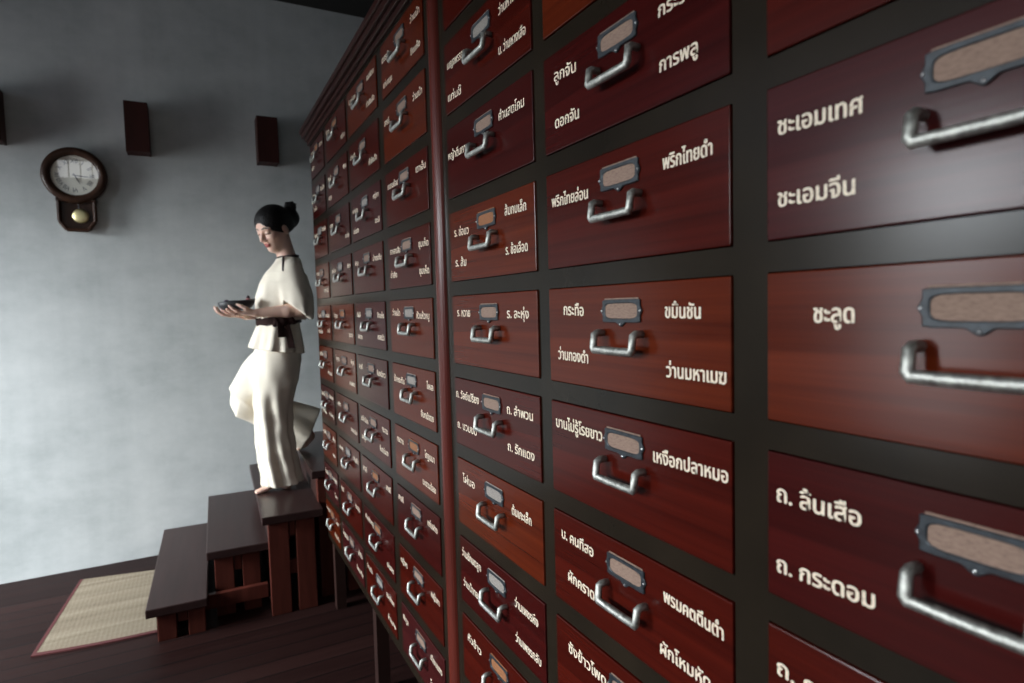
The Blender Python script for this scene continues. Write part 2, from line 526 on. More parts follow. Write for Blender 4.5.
B_TEXT = {   # (column, row): words as (text, s0, t0, s1, t1) in metres from the front's upper left corner
    (0, 0): [("เบญจพรรณ", .018, .062, .115, .066), ("แก่นขี้", .018, .135, .094, .140), ("ว่านหางช้าง", .286, .052, .384, .052), ("น. ว่านหางเสือ", .282, .126, .390, .128)],
    (0, 1): [("หญ้าตีนกา", .008, .072, .108, .074), ("คำแสดโคน", .275, .054, .378, .056)],
    (0, 2): [("ร. ช่อมว", .030, .058, .112, .060), ("ร. ส้ม", .032, .128, .094, .130), ("ส้มกบเล็ก", .290, .046, .376, .048), ("ร. ช้อเลือด", .290, .123, .378, .123)],
    (0, 3): [("ร. หวาย", .032, .049, .106, .050), ("ร. ละหุ่ง", .288, .052, .376, .053)],
    (0, 4): [("ถ. วัลย์เปรียง", .010, .048, .140, .050), ("ถ. บวบขม", .012, .122, .122, .124), ("ถ. ลำพวน", .276, .050, .382, .050), ("ถ. รักแดง", .276, .126, .384, .126)],
    (0, 5): [("ไผ่มอ", .034, .054, .102, .056), ("ต้นเกะเล็ก", .286, .060, .366, .060)],
    (0, 6): [("ว่านชักมดลูก", .014, .046, .122, .048), ("ว่านน้ำทอง", .018, .120, .114, .122), ("ว่านเพชรหึง", .288, .056, .382, .058), ("ว่านเพชรกลับ", .288, .130, .390, .132)],
    (0, 7): [("หัวข้าว", .034, .056, .110, .058), ("หัวร้อยรู", .290, .056, .372, .056)],
    (1, 0): [("กฤษณา", .036, .050, .112, .052), ("กะลำพัก", .296, .050, .386, .050)],
    (1, 1): [("ลูกจัน", .036, .048, .100, .053), ("ดอกจัน", .036, .125, .106, .127), ("กระวาน", .292, .052, .368, .052), ("การพลู", .293, .122, .360, .122)],
    (1, 2): [("พริกไทยล่อน", .020, .058, .126, .060), ("พริกไทยดำ", .297, .052, .382, .052)],
    (1, 3): [("กระทือ", .050, .046, .108, .048), ("ว่านทองดำ", .030, .122, .118, .124), ("ขมิ้นชัน", .298, .050, .361, .051), ("ว่านมหาเมฆ", .299, .129, .401, .129)],
    (1, 4): [("บานไม่รู้โรยขาว", .018, .046, .152, .048), ("เหงือกปลาหมอ", .271, .054, .403, .052)],
    (1, 5): [("บ. คนทีสอ", .028, .046, .122, .048), ("ผักคราด", .046, .116, .122, .120), ("พรมคตตีนต่ำ", .288, .050, .394, .054), ("ผักโหมหัด", .280, .128, .372, .130)],
    (1, 6): [("ซังข้าวโพด", .042, .050, .150, .054), ("ข้าวเย็นเหนือ", .288, .052, .392, .052)],
    (2, 0): [("ชะมด", .018, .054, .090, .056)],
    (2, 1): [("ชะคราม", .110, .054, .180, .054)],
    (2, 2): [("ชะเอมเทศ", .016, .053, .107, .056), ("ชะเอมจีน", .016, .128, .100, .129)],
    (2, 3): [("ชะลูด", .058, .054, .100, .054)],
    (2, 4): [("ถ. ลิ้นเสือ", .014, .054, .108, .054), ("ถ. กระดอม", .014, .133, .1215, .129)],
    (2, 5): [("ถ. คงคา", .014, .054, .108, .056), ("ถ. ตำลึง", .014, .130, .104, .130)],
    (2, 6): [("ถ. ย่านาง", .014, .054, .108, .056)],
}
TONE_B = {(0, 0): 'drawer_red', (0, 1): 'drawer_burgundy', (0, 2): 'drawer_brown', (0, 3): 'drawer_brown', (0, 4): 'drawer_red', (0, 5): 'drawer_brown', (0, 6): 'drawer_burgundy', (0, 7): 'drawer_red',
          (1, 0): 'drawer_brown', (1, 1): 'drawer_burgundy', (1, 2): 'drawer_red', (1, 3): 'drawer_brown', (1, 4): 'drawer_red', (1, 5): 'drawer_red', (1, 6): 'drawer_red',
          (2, 0): 'drawer_red', (2, 1): 'drawer_red', (2, 2): 'drawer_plum_sheen', (2, 3): 'drawer_brown', (2, 4): 'drawer_burgundy', (2, 5): 'drawer_red'}
FONT = 0.0258


def word_mesh(word, wd):
    """one painted word of a drawer front; local frame: origin at the front's centre, facing -x"""
    s, s0, t0, s1, t1 = word
    vs, fs = [], []
    tv, tf = text_mesh(s)
    x0 = min(v.x for v in tv); x1 = max(v.x for v in tv)
    kx = math.hypot(s1 - s0, t1 - t0)/(x1 - x0); tilt = (t1 - t0)/(s1 - s0)
    for dx, dz, lift in ((-0.0007, 0, 0.0036), (0.0007, 0.0001, 0.0037), (0.0, 0.0004, 0.0038), (0.0, -0.0004, 0.0039)):   # brush passes thicken the strokes
        b = len(vs)
        for v in tv:
            ss = s0 + (v.x - x0)*kx + dx
            tt = t0 + (ss - s0)*tilt - v.y*FONT - dz
            vs.append((-lift, wd/2 - ss, H_D/2 - tt))
        fs += [tuple(b + i for i in f) for f in tf]
    me = bpy.data.meshes.new('painted_word'); me.from_pydata(vs, [], fs); me.materials.append(M['paint'])
    return me


def front_mesh(wd, m):
    bm = bmesh.new()
    bm_box(bm, (-0.003, -wd/2 + 0.0012, -H_D/2 + 0.0012), (0.020, wd/2 - 0.0012, H_D/2 - 0.0012), 0.0016)
    # the tray behind the front
    for y in (-wd/2 + 0.012, wd/2 - 0.024):
        bm_box(bm, (0.020, y, -H_D/2 + 0.010), (0.36, y + 0.012, H_D/2 - 0.020))
    bm_box(bm, (0.020, -wd/2 + 0.012, -H_D/2 + 0.008), (0.36, wd/2 - 0.012, -H_D/2 + 0.018))
    bm_box(bm, (0.348, -wd/2 + 0.012, -H_D/2 + 0.010), (0.36, wd/2 - 0.012, H_D/2 - 0.020))
    return mesh_of('drawer', bm, m)


def pull_mesh():
    bm = bmesh.new()
    zr, zb, hw = H_D/2 - 0.0735, H_D/2 - 0.0985, 0.0455
    pts = [(0.0, hw, zr), (-0.015, hw, zr), (-0.020, hw, zr - 0.003), (-0.0225, hw, zb + 0.004), (-0.0225, hw - 0.003, zb), (-0.0225, 0.02, zb),
           (-0.0225, -0.02, zb), (-0.0225, -hw + 0.003, zb), (-0.0225, -hw, zb + 0.004), (-0.020, -hw, zr - 0.003), (-0.015, -hw, zr), (0.0, -hw, zr)]
    tube(bm, pts, [0.0054, 0.0056, 0.0056, 0.0058, 0.0058, 0.0060, 0.0060, 0.0058, 0.0058, 0.0056, 0.0056, 0.0054], 8)
    return mesh_of('pull', bm, M['pewter'], True)


def holder_mesh():
    bm = bmesh.new()
    zc = H_D/2 - 0.0405
    hw, hh, iw, ih = 0.0435, 0.0170, 0.0372, 0.0112
    N = 72
    outer, inner = [], []
    for i in range(N):
        a = 2*PI*i/N; c, s = math.cos(a), math.sin(a)
        k = 1/max(abs(c)/hw, abs(s)/hh); oy, oz = c*k, s*k
        e = max(0, 1 - abs(oz)/0.0075)                        # ogee ears at both ends
        if abs(oy) > hw - 1e-6: oy += math.copysign(0.0042*e*e*(3 - 2*e), oy)
        e = max(0, 1 - abs(oy)/0.012)
        if oz < -hh + 1e-6: oz -= 0.0062*e*e*(3 - 2*e)        # tab below
        outer.append((oy, oz))
        n = 5.0
        r = (abs(c/iw)**n + abs(s/ih)**n)**(-1/n); inner.append((c*r, s*r))
    rings = []
    for pts, x in ((outer, -0.0030), (outer, -0.0052), ([(y*0.975, z*0.95) for y, z in outer], -0.0060), ([(y*1.05, z*1.10) for y, z in inner], -0.0060), (inner, -0.0052), (inner, -0.0030)):
        rings.append([bm.verts.new((x, y, zc + z)) for y, z in pts])
    for p, q in zip(rings, rings[1:]):
        for i in range(N):
            bm.faces.new((p[i], q[i], q[(i+1) % N], p[(i+1) % N]))
    for y, z in ((hw + 0.0010, 0), (-hw - 0.0010, 0), (0, -hh - 0.0025)):
        lathe(bm, [(0.0, 0.0020), (0.0011, 0.0016), (0.0019, 0.0)], (-0.0056, y, zc + z), (-1, 0, 0), 10, 1)
    return mesh_of('label_holder', bm, [M['iron'], M['screw']])


def card_mesh(m):
    bm = bmesh.new(); zc = H_D/2 - 0.0405
    bm_box(bm, (-0.0044, -0.0395, zc - 0.0145), (-0.0031, 0.0395, zc + 0.0190), 0.0003)
    return mesh_of('label_card', bm, m)


PULL, HOLDER = pull_mesh(), holder_mesh()
CARDS = {k: card_mesh(M[k]) for k in ('card', 'card_orange', 'card_grey')}


def cabinet(name, label, y_far, y_near, cols, words_of, tone_of, rows, legs, cornice_end):
    """one cabinet unit, its face on x = FX, running from y_far down to y_near"""
    yc = (y_far + y_near)/2
    root = empty(name, (FX + 0.22, yc, 0), label, 'cabinet')
    P0 = Vector((FX + 0.22, yc, 0))
    def sub(nm, bm, m, **k):
        bmesh.ops.translate(bm, verts=bm.verts[:], vec=-P0)
        return part(nm, bm, m, root, **k)
    zb, zt, xb = 0.352, 2.332, FX + 0.44
    bm = bmesh.new()                                     # face frame of stiles and rails
    ys = [y_far] + [v for c in cols for v in c] + [y_near]
    for k in range(0, len(ys), 2):
        bm_box(bm, (FX, ys[k+1], zb), (FX + 0.024, ys[k], zt))
    zs = [zt] + [v for r in ROWS for v in (Z_TOP - r*PITCH_D, Z_TOP - r*PITCH_D - H_D)] + [zb]
    for c in cols:
        for k in range(0, len(zs), 2):
            bm_box(bm, (FX, c[1], zs[k+1]), (FX + 0.024, c[0], zs[k]))
    sub('face_frame', bm, M['frame'])
    bm = bmesh.new()
    for y in (y_far - 0.022, y_near):
        bm_box(bm, (FX + 0.024, y, zb), (xb, y + 0.022, zt))
    bm_box(bm, (xb - 0.015, y_near + 0.022, zb), (xb, y_far - 0.022, zt))
    bm_box(bm, (FX + 0.024, y_near + 0.022, zb), (xb - 0.015, y_far - 0.022, zb + 0.02))
    bm_box(bm, (FX + 0.024, y_near + 0.022, zt - 0.02), (xb - 0.015, y_far - 0.022, zt))
    sub('carcass', bm, M['carcass'])
    # stepped cornice
    bm = bmesh.new()
    ye = y_far + cornice_end
    for (px, z0, z1) in ((0.012, 2.326, 2.346), (0.022, 2.346, 2.362), (0.034, 2.362, 2.386), (0.042, 2.386, 2.408)):
        bm_box(bm, (FX - px, y_near, z0), (xb, y_far + (px if cornice_end else 0), z1), 0.003)
    sub('cornice', bm, M['cornice'])
    for (x, y) in legs:
        bm = bmesh.new()
        prism(bm, [(x - 0.024, y - 0.024), (x + 0.024, y - 0.024), (x + 0.024, y + 0.024), (x - 0.024, y + 0.024)], 'Z', 0.0, zb)
        sub('leg', bm, M['carcass'])
    rnd = random.Random(name)
    fronts = {}
    for ci, (yl, yr) in enumerate(cols):
        wd = yl - yr
        for r in rows[ci]:
            tone = tone_of(ci, r, rnd)
            key = (ci, tone)
            if key not in fronts: fronts[key] = front_mesh(wd, M[tone])
            d = obj('drawer', fronts[key], root, Vector((FX - 0.0005, (yl + yr)/2, Z_TOP - r*PITCH_D - H_D/2)) - P0)
            obj('pull', PULL, d); obj('label_holder', HOLDER, d)
            q = rnd.random()
            kind = 'card'
            if (name, ci, r) in CARD_AT: kind = CARD_AT[(name, ci, r)]
            elif q < 0.10: kind = 'card_orange'
            elif q < 0.35: kind = 'card_grey'
            obj('label_card', CARDS[kind], d)
            ws = words_of(ci, r, wd, rnd)
            for wrd in ws or ():
                obj('painted_word', word_mesh(wrd, wd), d)
    return root, sub


CARD_AT = {('herb_cabinet', c, r): k for c, r, k in ((0, 2, 'card_orange'), (0, 7, 'card_orange'), (0, 3, 'card'), (0, 4, 'card'), (0, 5, 'card_grey'), (0, 6, 'card_grey'), (0, 0, 'card_grey'), (0, 1, 'card'))}
CARD_AT.update({('herb_cabinet', c, r): 'card' for c in (1, 2) for r in range(-1, 9)})
CARD_AT.update({('medicine_cabinet', 3, 5): 'card_orange', ('medicine_cabinet', 3, 1): 'card', ('medicine_cabinet', 3, 3): 'card_grey', ('medicine_cabinet', 3, 4): 'card_grey'})


def words_far(ci, r, wd, rnd):
    pat = {(3, -1): 'abcd', (3, 0): 'ac', (3, 1): 'ac', (3, 2): 'abcd', (3, 3): 'ac', (3, 4): 'acd', (3, 5): 'acd', (3, 6): 'ac', (3, 7): 'ac', (3, 8): 'acd',
           (2, 3): 'abcd', (2, 4): 'ac', (2, 2): 'ac', (2, 1): 'abcd'}.get((ci, r)) or rnd.choice(['ac', 'acd', 'abcd', 'abc', 'ad'])
    out = []
    for p in pat:
        s = rnd.choice(HERBS)
        n = 0.0128*max(4, min(9, len(s) - 1))
        x0 = {'a': .020, 'b': .022}.get(p, wd - .020 - n) + rnd.uniform(-.004, .008)
        t = (.052 if p in 'ac' else .130) + rnd.uniform(-.006, .006)
        x1 = min(x0 + n, wd - .008) if p in 'cd' else min(x0 + n, .140)
        out.append((s, max(x0, wd - .125) if p in 'cd' else x0, t, x1, t + .002))
    return out


def tone_far(ci, r, rnd):
    fix = {(3, -1): 'drawer_brown', (3, 0): 'drawer_brown', (3, 1): 'drawer_red', (3, 2): 'drawer_red', (3, 3): 'drawer_brown', (3, 4): 'drawer_brown', (3, 5): 'drawer_brown', (3, 6): 'drawer_burgundy', (3, 7): 'drawer_red'}
    return fix.get((ci, r)) or rnd.choice(['drawer_red', 'drawer_red', 'drawer_brown', 'drawer_burgundy', 'drawer_plum_sheen'])


COLS_A = [(3.142, 2.823), (2.765, 2.382), (2.3395, 1.9404), (1.881, 1.4986)]
COLS_B = [(1.361, 0.9523), (0.9139, 0.5043), (0.4563, 0.0467)]
cabA, subA = cabinet('medicine_cabinet', 'tall red wood herb cabinet of small drawers, farther one beside the stairs', 3.165, 1.456, COLS_A, words_far, tone_far,
                     [ROWS]*4, [(FX + 0.035, 3.07), (FX + 0.035, 2.30), (FX + 0.035, 1.53), (FX + 0.40, 3.07), (FX + 0.40, 2.30), (FX + 0.40, 1.53)], 1)
# rounded red side moulding where the two cabinets meet
bm = bmesh.new()
prof = []
for k in range(13):
    a = PI*k/12
    prof.append((FX + 0.006 - 0.022*math.sin(a), 1.4285 + 0.0265*math.cos(a)))
prism(bm, prof + [(FX + 0.05, 1.402), (FX + 0.05, 1.455)], 'Z', 0.352, 2.326)
subA('side_moulding', bm, M['moulding'])


def words_near(ci, r, wd, rnd): return B_TEXT.get((ci, r))
def tone_near(ci, r, rnd): return TONE_B.get((ci, r), 'drawer_red')


cabB, subB = cabinet('herb_cabinet', 'tall red wood herb cabinet with big cream lettering, the nearer one', 1.400, 0.006, COLS_B, words_near, tone_near,
                     [ROWS]*3, [(FX + 0.035, 1.33), (FX + 0.035, 0.08), (FX + 0.40, 1.33), (FX + 0.40, 0.08)], 0)

# ------------------------------------------------------------------ stairs
stair = empty('wooden_stairs', (0.35, 3.7, 0), 'dark brown open wooden stairs against the grey wall, rising behind the cabinet', 'stairs')
SP = Vector((0.35, 3.7, 0))


def spart(nm, bm, m):
    bmesh.ops.translate(bm, verts=bm.verts[:], vec=-SP)
    return part(nm, bm, m, stair)


Y1 = 4.285
TREADS = [(-0.240, 0.012, 3.125), (0.015, 0.302, 3.250), (0.265, 0.552, 3.115), (0.515, 0.80, 3.205), (0.780, 1.07, 3.225)]
POSTS = [((0.042, 0.120), (0.168, 0.240)), ((0.032, 0.118), (0.158, 0.240)), ((0.028, 0.122), (0.156, 0.246)), ((0.030, 0.110), (0.170, 0.250)), ((0.030, 0.110), (0.170, 0.250))]
for i, (x0, x1, yf) in enumerate(TREADS):
    z = 0.17*(i + 1)
    bm = bmesh.new(); bm_box(bm, (x0, yf, z - 0.040), (x1, Y1, z), 0.004); spart('tread', bm, M['tread'])
    ya = yf + 0.028
    for yq in (ya, Y1 - 0.10):
        for a, b in POSTS[i]:
            bm = bmesh.new(); bm_box(bm, (x0 + a, yq, 0.0), (x0 + b, yq + 0.055, z - 0.040), 0.003); spart('post', bm, M['post'])
        a, b = POSTS[i][0][1] + 0.003, POSTS[i][1][0] - 0.003
        h = 0.085 if i else 0.060
        bm = bmesh.new(); bm_box(bm, (x0 + a, yq + 0.010, z - 0.040 - h), (x0 + b, yq + 0.045, z - 0.040), 0.002); spart('spacer_block', bm, M['post'])
    # board added under each tread to block light and darken the gaps
    bm = bmesh.new(); bm_box(bm, (x0 + 0.034, ya + 0.060, 0.0), (x0 + 0.052, Y1 - 0.105, z - 0.040)); spart('shade_board', bm, M['carcass'])
for yq in (3.222, 4.16):
    bm = bmesh.new(); bm_box(bm, (-0.06, yq, 0.070), (0.285 if yq < 4 else 0.50, yq + 0.030, 0.140), 0.003); spart('rail', bm, M['post'])
bm = bmesh.new(); bm_box(bm, (0.300, 3.155, 0.190), (0.500, 3.185, 0.262), 0.003); spart('rail', bm, M['post'])
stair.rotation_euler.z = math.radians(-1.7)

# ------------------------------------------------------------------ reed mat
mt = empty('reed_mat', (-0.35, 3.72, 0), 'woven straw mat with dark red border on floor at stair foot', 'mat')
MP = Vector((-0.35, 3.72, 0))
cor = [Vector((-0.712, 3.322, 0)), Vector((-0.220, 3.268, 0)), Vector((-0.205, 4.075, 0)), Vector((-0.643, 4.165, 0))]


def mat_pt(u, v):
    p = (cor[0]*(1-u) + cor[1]*u)*(1-v) + (cor[3]*(1-u) + cor[2]*u)*v
    p = p + Vector((0, -0.012*math.sin(u*PI)*(1-v), 0))
    return p


def mat_strip(bm, u0, u1, v0, v1, z0, z1, nu=24, nv=2):
    g = [[[bm.verts.new(mat_pt(u0 + (u1-u0)*i/nu, v0 + (v1-v0)*j/nv) - MP + Vector((0, 0, z))) for j in range(nv+1)] for i in range(nu+1)] for z in (z0, z1)]
    for i in range(nu):
        for j in range(nv):
            bm.faces.new((g[1][i][j], g[1][i+1][j], g[1][i+1][j+1], g[1][i][j+1]))
            bm.faces.new((g[0][i][j], g[0][i][j+1], g[0][i+1][j+1], g[0][i+1][j]))
    for i in range(nu):
        for j in (0, nv):
            bm.faces.new((g[0][i][j], g[0][i+1][j], g[1][i+1][j], g[1][i][j]))
    for j in range(nv):
        for i in (0, nu):
            bm.faces.new((g[0][i][j], g[0][i][j+1], g[1][i][j+1], g[1][i][j]))


bm = bmesh.new(); mat_strip(bm, 0.030, 1.0, 0.028, 1.0, 0.0005, 0.0050); part('woven_panel', bm, M['reed'], mt)
bm = bmesh.new(); mat_strip(bm, 0.0, 0.030, 0.0, 1.0, 0.0005, 0.0062); mat_strip(bm, 0.030, 1.0, 0.0, 0.028, 0.0005, 0.0062)
part('border', bm, M['mat_border'], mt)

# ------------------------------------------------------------------ boxes on the wall
for (x0, x1, lab) in ((-0.295, -0.172, 'dark wooden wall box right of the clock'), (0.425, 0.552, 'dark wooden wall box above the woman, next to the cabinet'),
                      (-0.985, -0.868, 'dark wooden wall box left of the clock, cut by the left frame edge')):
    o = empty('wall_box', ((x0 + x1)/2, WALL_Y, 2.47), lab, 'wall light', 'wooden boxes along the wall')
    z0, z1 = 2.475, 2.765
    yb = WALL_Y - 0.125
    cx = (x0 + x1)/2
    for nm, parts_ in (('front_panel', [((x0, yb, z0), (x1, yb + 0.014, z1))]),
                       ('side_panel', [((x0, yb + 0.014, z0), (x0 + 0.014, WALL_Y, z1))]),
                       ('side_panel', [((x1 - 0.014, yb + 0.014, z0), (x1, WALL_Y, z1))]),
                       ('bottom_panel', [((x0 + 0.014, yb + 0.014, z0 + 0.002), (x1 - 0.014, WALL_Y, z0 + 0.016))])):
        bm = bmesh.new()
        for lo, hi in parts_:
            bm_box(bm, Vector(lo) - Vector((cx, WALL_Y, 2.47)), Vector(hi) - Vector((cx, WALL_Y, 2.47)), 0.002)
        part(nm, bm, M['box'], o)

# ------------------------------------------------------------------ pendulum clock
CK = Vector((-0.560, WALL_Y, 2.325))
clk = empty('wall_clock', CK, 'round dark wooden pendulum wall clock on the grey wall', 'clock')
bm = bmesh.new()
lathe(bm, [(0.118, 0.0), (0.145, 0.0), (0.158, 0.026), (0.160, 0.052), (0.153, 0.066), (0.138, 0.072), (0.125, 0.068), (0.116, 0.060), (0.113, 0.052), (0.113, 0.0)], (0, 0, 0), (0, -1, 0), 64, 0, True)
ring = part('case_ring', bm, M['clock_wood'], clk, smooth=True)
bm = bmesh.new(); lathe(bm, [(0.0, 0.046), (0.114, 0.046), (0.114, 0.030), (0.0, 0.030)], (0, 0, 0), (0, -1, 0), 64); dial = part('dial', bm, M['dial'], clk)
vs, fs = [], []
for k, s in enumerate(['XII', 'I', 'II', 'III', 'IIII', 'V', 'VI', 'VII', 'VIII', 'IX', 'X', 'XI']):
    tv, tf = text_mesh(s)
    x0 = min(v.x for v in tv); x1 = max(v.x for v in tv); y1 = max(v.y for v in tv)
    a = -2*PI*k/12
    b0 = len(vs)
    for v in tv:
        px, pz = (v.x - (x0 + x1)/2)*0.030, 0.071 + v.y/y1*0.024
        vs.append((px*math.cos(a) - pz*math.sin(a), -0.0472, px*math.sin(a) + pz*math.cos(a)))
    fs += [tuple(b0 + i for i in f) for f in tf]
me = bpy.data.meshes.new('numerals'); me.from_pydata(vs, [], fs); me.materials.append(M['ink']); obj('numerals', me, dial)


def clock_hand(nm, ang, ln, wd):
    bm = bmesh.new(); prism(bm, [(-wd, -0.012), (wd, -0.012), (wd*1.3, ln*0.6), (0, ln), (-wd*1.3, ln*0.6)], 'Y', -0.0505, -0.0490)
    bmesh.ops.rotate(bm, verts=bm.verts[:], cent=(0, 0, 0), matrix=Matrix.Rotation(ang, 3, 'Y')); return part(nm, bm, M['ink'], clk)


clock_hand('hour_hand', math.radians(152), 0.055, 0.0028); clock_hand('minute_hand', math.radians(95), 0.082, 0.0020)
bm = bmesh.new()
R_G = 1.6
prof = [(r, math.sqrt(R_G*R_G - r*r) - R_G) for r in np.linspace(0, 0.118, 10)]
tilt = Matrix.Rotation(math.radians(5.2), 3, 'X') @ Vector((0, -1, 0))
lathe(bm, [(r, h + 0.064) for r, h in prof], (0, 0, 0), (0, tilt.y, -abs(tilt.z)), 48)
part('glass', bm, M['glass'], clk, smooth=True)
bm = bmesh.new()                                       # lower case with cut corners
prism(bm, [(-0.086, -0.125), (-0.086, -0.262), (-0.052, -0.312), (0.052, -0.312), (0.086, -0.262), (0.086, -0.125)], 'Y', -0.030, 0.0)
part('lower_case', bm, M['clock_wood'], clk)
bm = bmesh.new()
outl = [(-0.086, -0.125), (-0.086, -0.262), (-0.052, -0.312), (0.052, -0.312), (0.086, -0.262), (0.086, -0.125)]
for p, q in zip(outl, outl[1:]):
    tube(bm, [(p[0], -0.046, p[1]), (q[0], -0.046, q[1])], 0.011, 8)
    bm_box(bm, (min(p[0], q[0]) - 0.004, -0.05, min(p[1], q[1]) - 0.004), (max(p[0], q[0]) + 0.004, -0.03, max(p[1], q[1]) + 0.004)) if (p[0] == q[0] or p[1] == q[1]) else None
part('case_rim', bm, M['clock_wood'], clk)
bm = bmesh.new(); bm_box(bm, (-0.098, -0.058, -0.150), (0.098, 0.0, -0.132), 0.004); part('ledge', bm, M['clock_wood'], clk)
pen = bmesh.new(); tube(pen, [(0.004, -0.040, -0.14), (0.010, -0.040, -0.200)], 0.003, 8)
pend = part('pendulum', pen, M['ink'], clk)
bm = bmesh.new(); lathe(bm, [(0.0, 0.008), (0.020, 0.007), (0.034, 0.004), (0.041, 0.0), (0.036, -0.004), (0.0, -0.006)], (0.016, -0.048, -0.232), (0, -1, 0), 32)
part('bob', bm, M['brass'], pend, smooth=True)


# ------------------------------------------------------------------ implicit-surface modelling for the figure
class Field:
    def __init__(s, lo, hi, h):
        s.lo = np.array(lo, float); s.h = h
        s.n = np.ceil((np.array(hi) - s.lo)/h).astype(int) + 1
        s.v = np.full(s.n, 0.2, np.float32)

    def _win(s, lo, hi):
        a = np.clip(np.floor((np.array(lo) - s.lo)/s.h).astype(int), 0, s.n - 1)
        b = np.clip(np.ceil((np.array(hi) - s.lo)/s.h).astype(int) + 1, 1, s.n)
        sl = tuple(slice(i, j) for i, j in zip(a, b))
        ax = [s.lo[k] + s.h*np.arange(a[k], b[k]) for k in range(3)]
        return sl, np.meshgrid(*ax, indexing='ij')

    def add(s, fn, lo, hi, k=0.01, pad=0.03):
        sl, P = s._win(np.array(lo) - pad, np.array(hi) + pad)
        d = fn(*P).astype(np.float32); a = s.v[sl]
        if k > 0:
            hh = np.maximum(k - np.abs(a - d), 0)/k
            s.v[sl] = np.minimum(a, d) - hh*hh*k*0.25
        else:
            s.v[sl] = np.minimum(a, d)

    def cut(s, fn, lo, hi, k=0.004, pad=0.0):
        sl, P = s._win(np.array(lo) - pad, np.array(hi) + pad)
        d = -fn(*P).astype(np.float32); a = s.v[sl]
        hh = np.maximum(k - np.abs(a - d), 0)/max(k, 1e-6)
        s.v[sl] = np.maximum(a, d) + hh*hh*k*0.25

    def cone(s, a, b, ra, rb, k=0.01):
        a = np.array(a, float); b = np.array(b, float); ab = b - a; L2 = ab @ ab
        def fn(X, Y, Z):
            t = np.clip(((X - a[0])*ab[0] + (Y - a[1])*ab[1] + (Z - a[2])*ab[2])/L2, 0, 1)
            return np.sqrt((X - a[0] - t*ab[0])**2 + (Y - a[1] - t*ab[1])**2 + (Z - a[2] - t*ab[2])**2) - (ra + (rb - ra)*t)
        r = max(ra, rb)
        s.add(fn, np.minimum(a, b) - r, np.maximum(a, b) + r, k)

    def chain(s, pts, rs, k=0.008):
        for p, q, r0, r1 in zip(pts, pts[1:], rs, rs[1:]): s.cone(p, q, r0, r1, k)

    def ell(s, c, r, R=None, k=0.01, cut=False):
        c = np.array(c, float); r = np.array(r, float)
        R = np.eye(3) if R is None else np.array(R)
        def fn(X, Y, Z):
            q = [R[0, i]*(X - c[0]) + R[1, i]*(Y - c[1]) + R[2, i]*(Z - c[2]) for i in range(3)]
            k0 = np.sqrt(sum((q[i]/r[i])**2 for i in range(3))) + 1e-9
            k1 = np.sqrt(sum((q[i]/r[i]**2)**2 for i in range(3))) + 1e-9
            return k0*(k0 - 1)/k1
        m = r.max()
        (s.cut if cut else s.add)(fn, c - m - (0.02 if cut else 0), c + m + (0.02 if cut else 0), k)

    def loft(s, secs, fold=None, k=0.01):
        """stack of horizontal ellipses (z, cx, cy, rx, ry) interpolated smoothly"""
        secs = sorted(secs); zs = np.array([q[0] for q in secs]); A = np.array([q[1:] for q in secs], float)
        lo = (A[:, 0] - A[:, 2]).min(), (A[:, 1] - A[:, 3]).min(), zs[0]
        hi = (A[:, 0] + A[:, 2]).max(), (A[:, 1] + A[:, 3]).max(), zs[-1]
        def fn(X, Y, Z):
            z = np.clip(Z, zs[0], zs[-1])
            cx, cy, rx, ry = (np.interp(z, zs, A[:, i]) for i in range(4))
            dx, dy = X - cx, Y - cy
            ang = np.arctan2(dy/ry, dx/rx)
            kk = np.sqrt((dx/rx)**2 + (dy/ry)**2) + 1e-9
            g = np.sqrt((dx/rx**2)**2 + (dy/ry**2)**2) + 1e-9
            d = kk*(kk - 1)/g
            if fold is not None: d = d - fold(ang, z)
            return np.maximum(d*0.9, np.maximum(zs[0] - Z, Z - zs[-1]))
        s.add(fn, lo, hi, k)

    def mesh(s, name, mats, smooth_it=2):
        v = s.v; nx, ny, nz = v.shape
        ins = v < 0
        c8 = [ins[i:nx-1+i, j:ny-1+j, k:nz-1+k] for i in (0, 1) for j in (0, 1) for k in (0, 1)]
        cnt = sum(c.astype(np.int8) for c in c8)
        act = (cnt > 0) & (cnt < 8)
        idx = np.full(act.shape, -1, np.int64); cells = np.argwhere(act); idx[act] = np.arange(len(cells))
        acc = np.zeros((len(cells), 3)); num = np.zeros(len(cells))
        offs = [(i, j, k) for i in (0, 1) for j in (0, 1) for k in (0, 1)]
        for p in offs:
            for ax in range(3):
                if p[ax]: continue
                q = list(p); q[ax] = 1
                a = v[tuple((cells + p).T)]; b = v[tuple((cells + q).T)]
                m = (a < 0) != (b < 0)
                t = np.where(m, a/np.where(m, a - b, 1), 0)
                pos = np.array(p, float) + 0*acc
                pos[:, ax] += t
                acc[m] += pos[m]; num[m] += 1
        P = s.lo + s.h*(cells + acc/num[:, None])
        F = []
        for ax in range(3):
            o1, o2 = [(1, 2), (2, 0), (0, 1)][ax]
            a = np.moveaxis(ins, (ax, o1, o2), (0, 1, 2))
            ix = np.moveaxis(idx, (ax, o1, o2), (0, 1, 2))
            e = a[:-1, 1:-1, 1:-1] != a[1:, 1:-1, 1:-1]
            pos = a[:-1, 1:-1, 1:-1] & e
            w_ = np.argwhere(e)
            if len(w_) == 0: continue
            i, j, k = w_.T
            quad = np.stack([ix[i, j, k], ix[i, j+1, k], ix[i, j+1, k+1], ix[i, j, k+1]], 1)
            fl = ~pos[i, j, k]
            quad[fl] = quad[fl][:, ::-1]
            F.append(quad)
        F = np.concatenate(F)
        F = F[(F >= 0).all(1)]
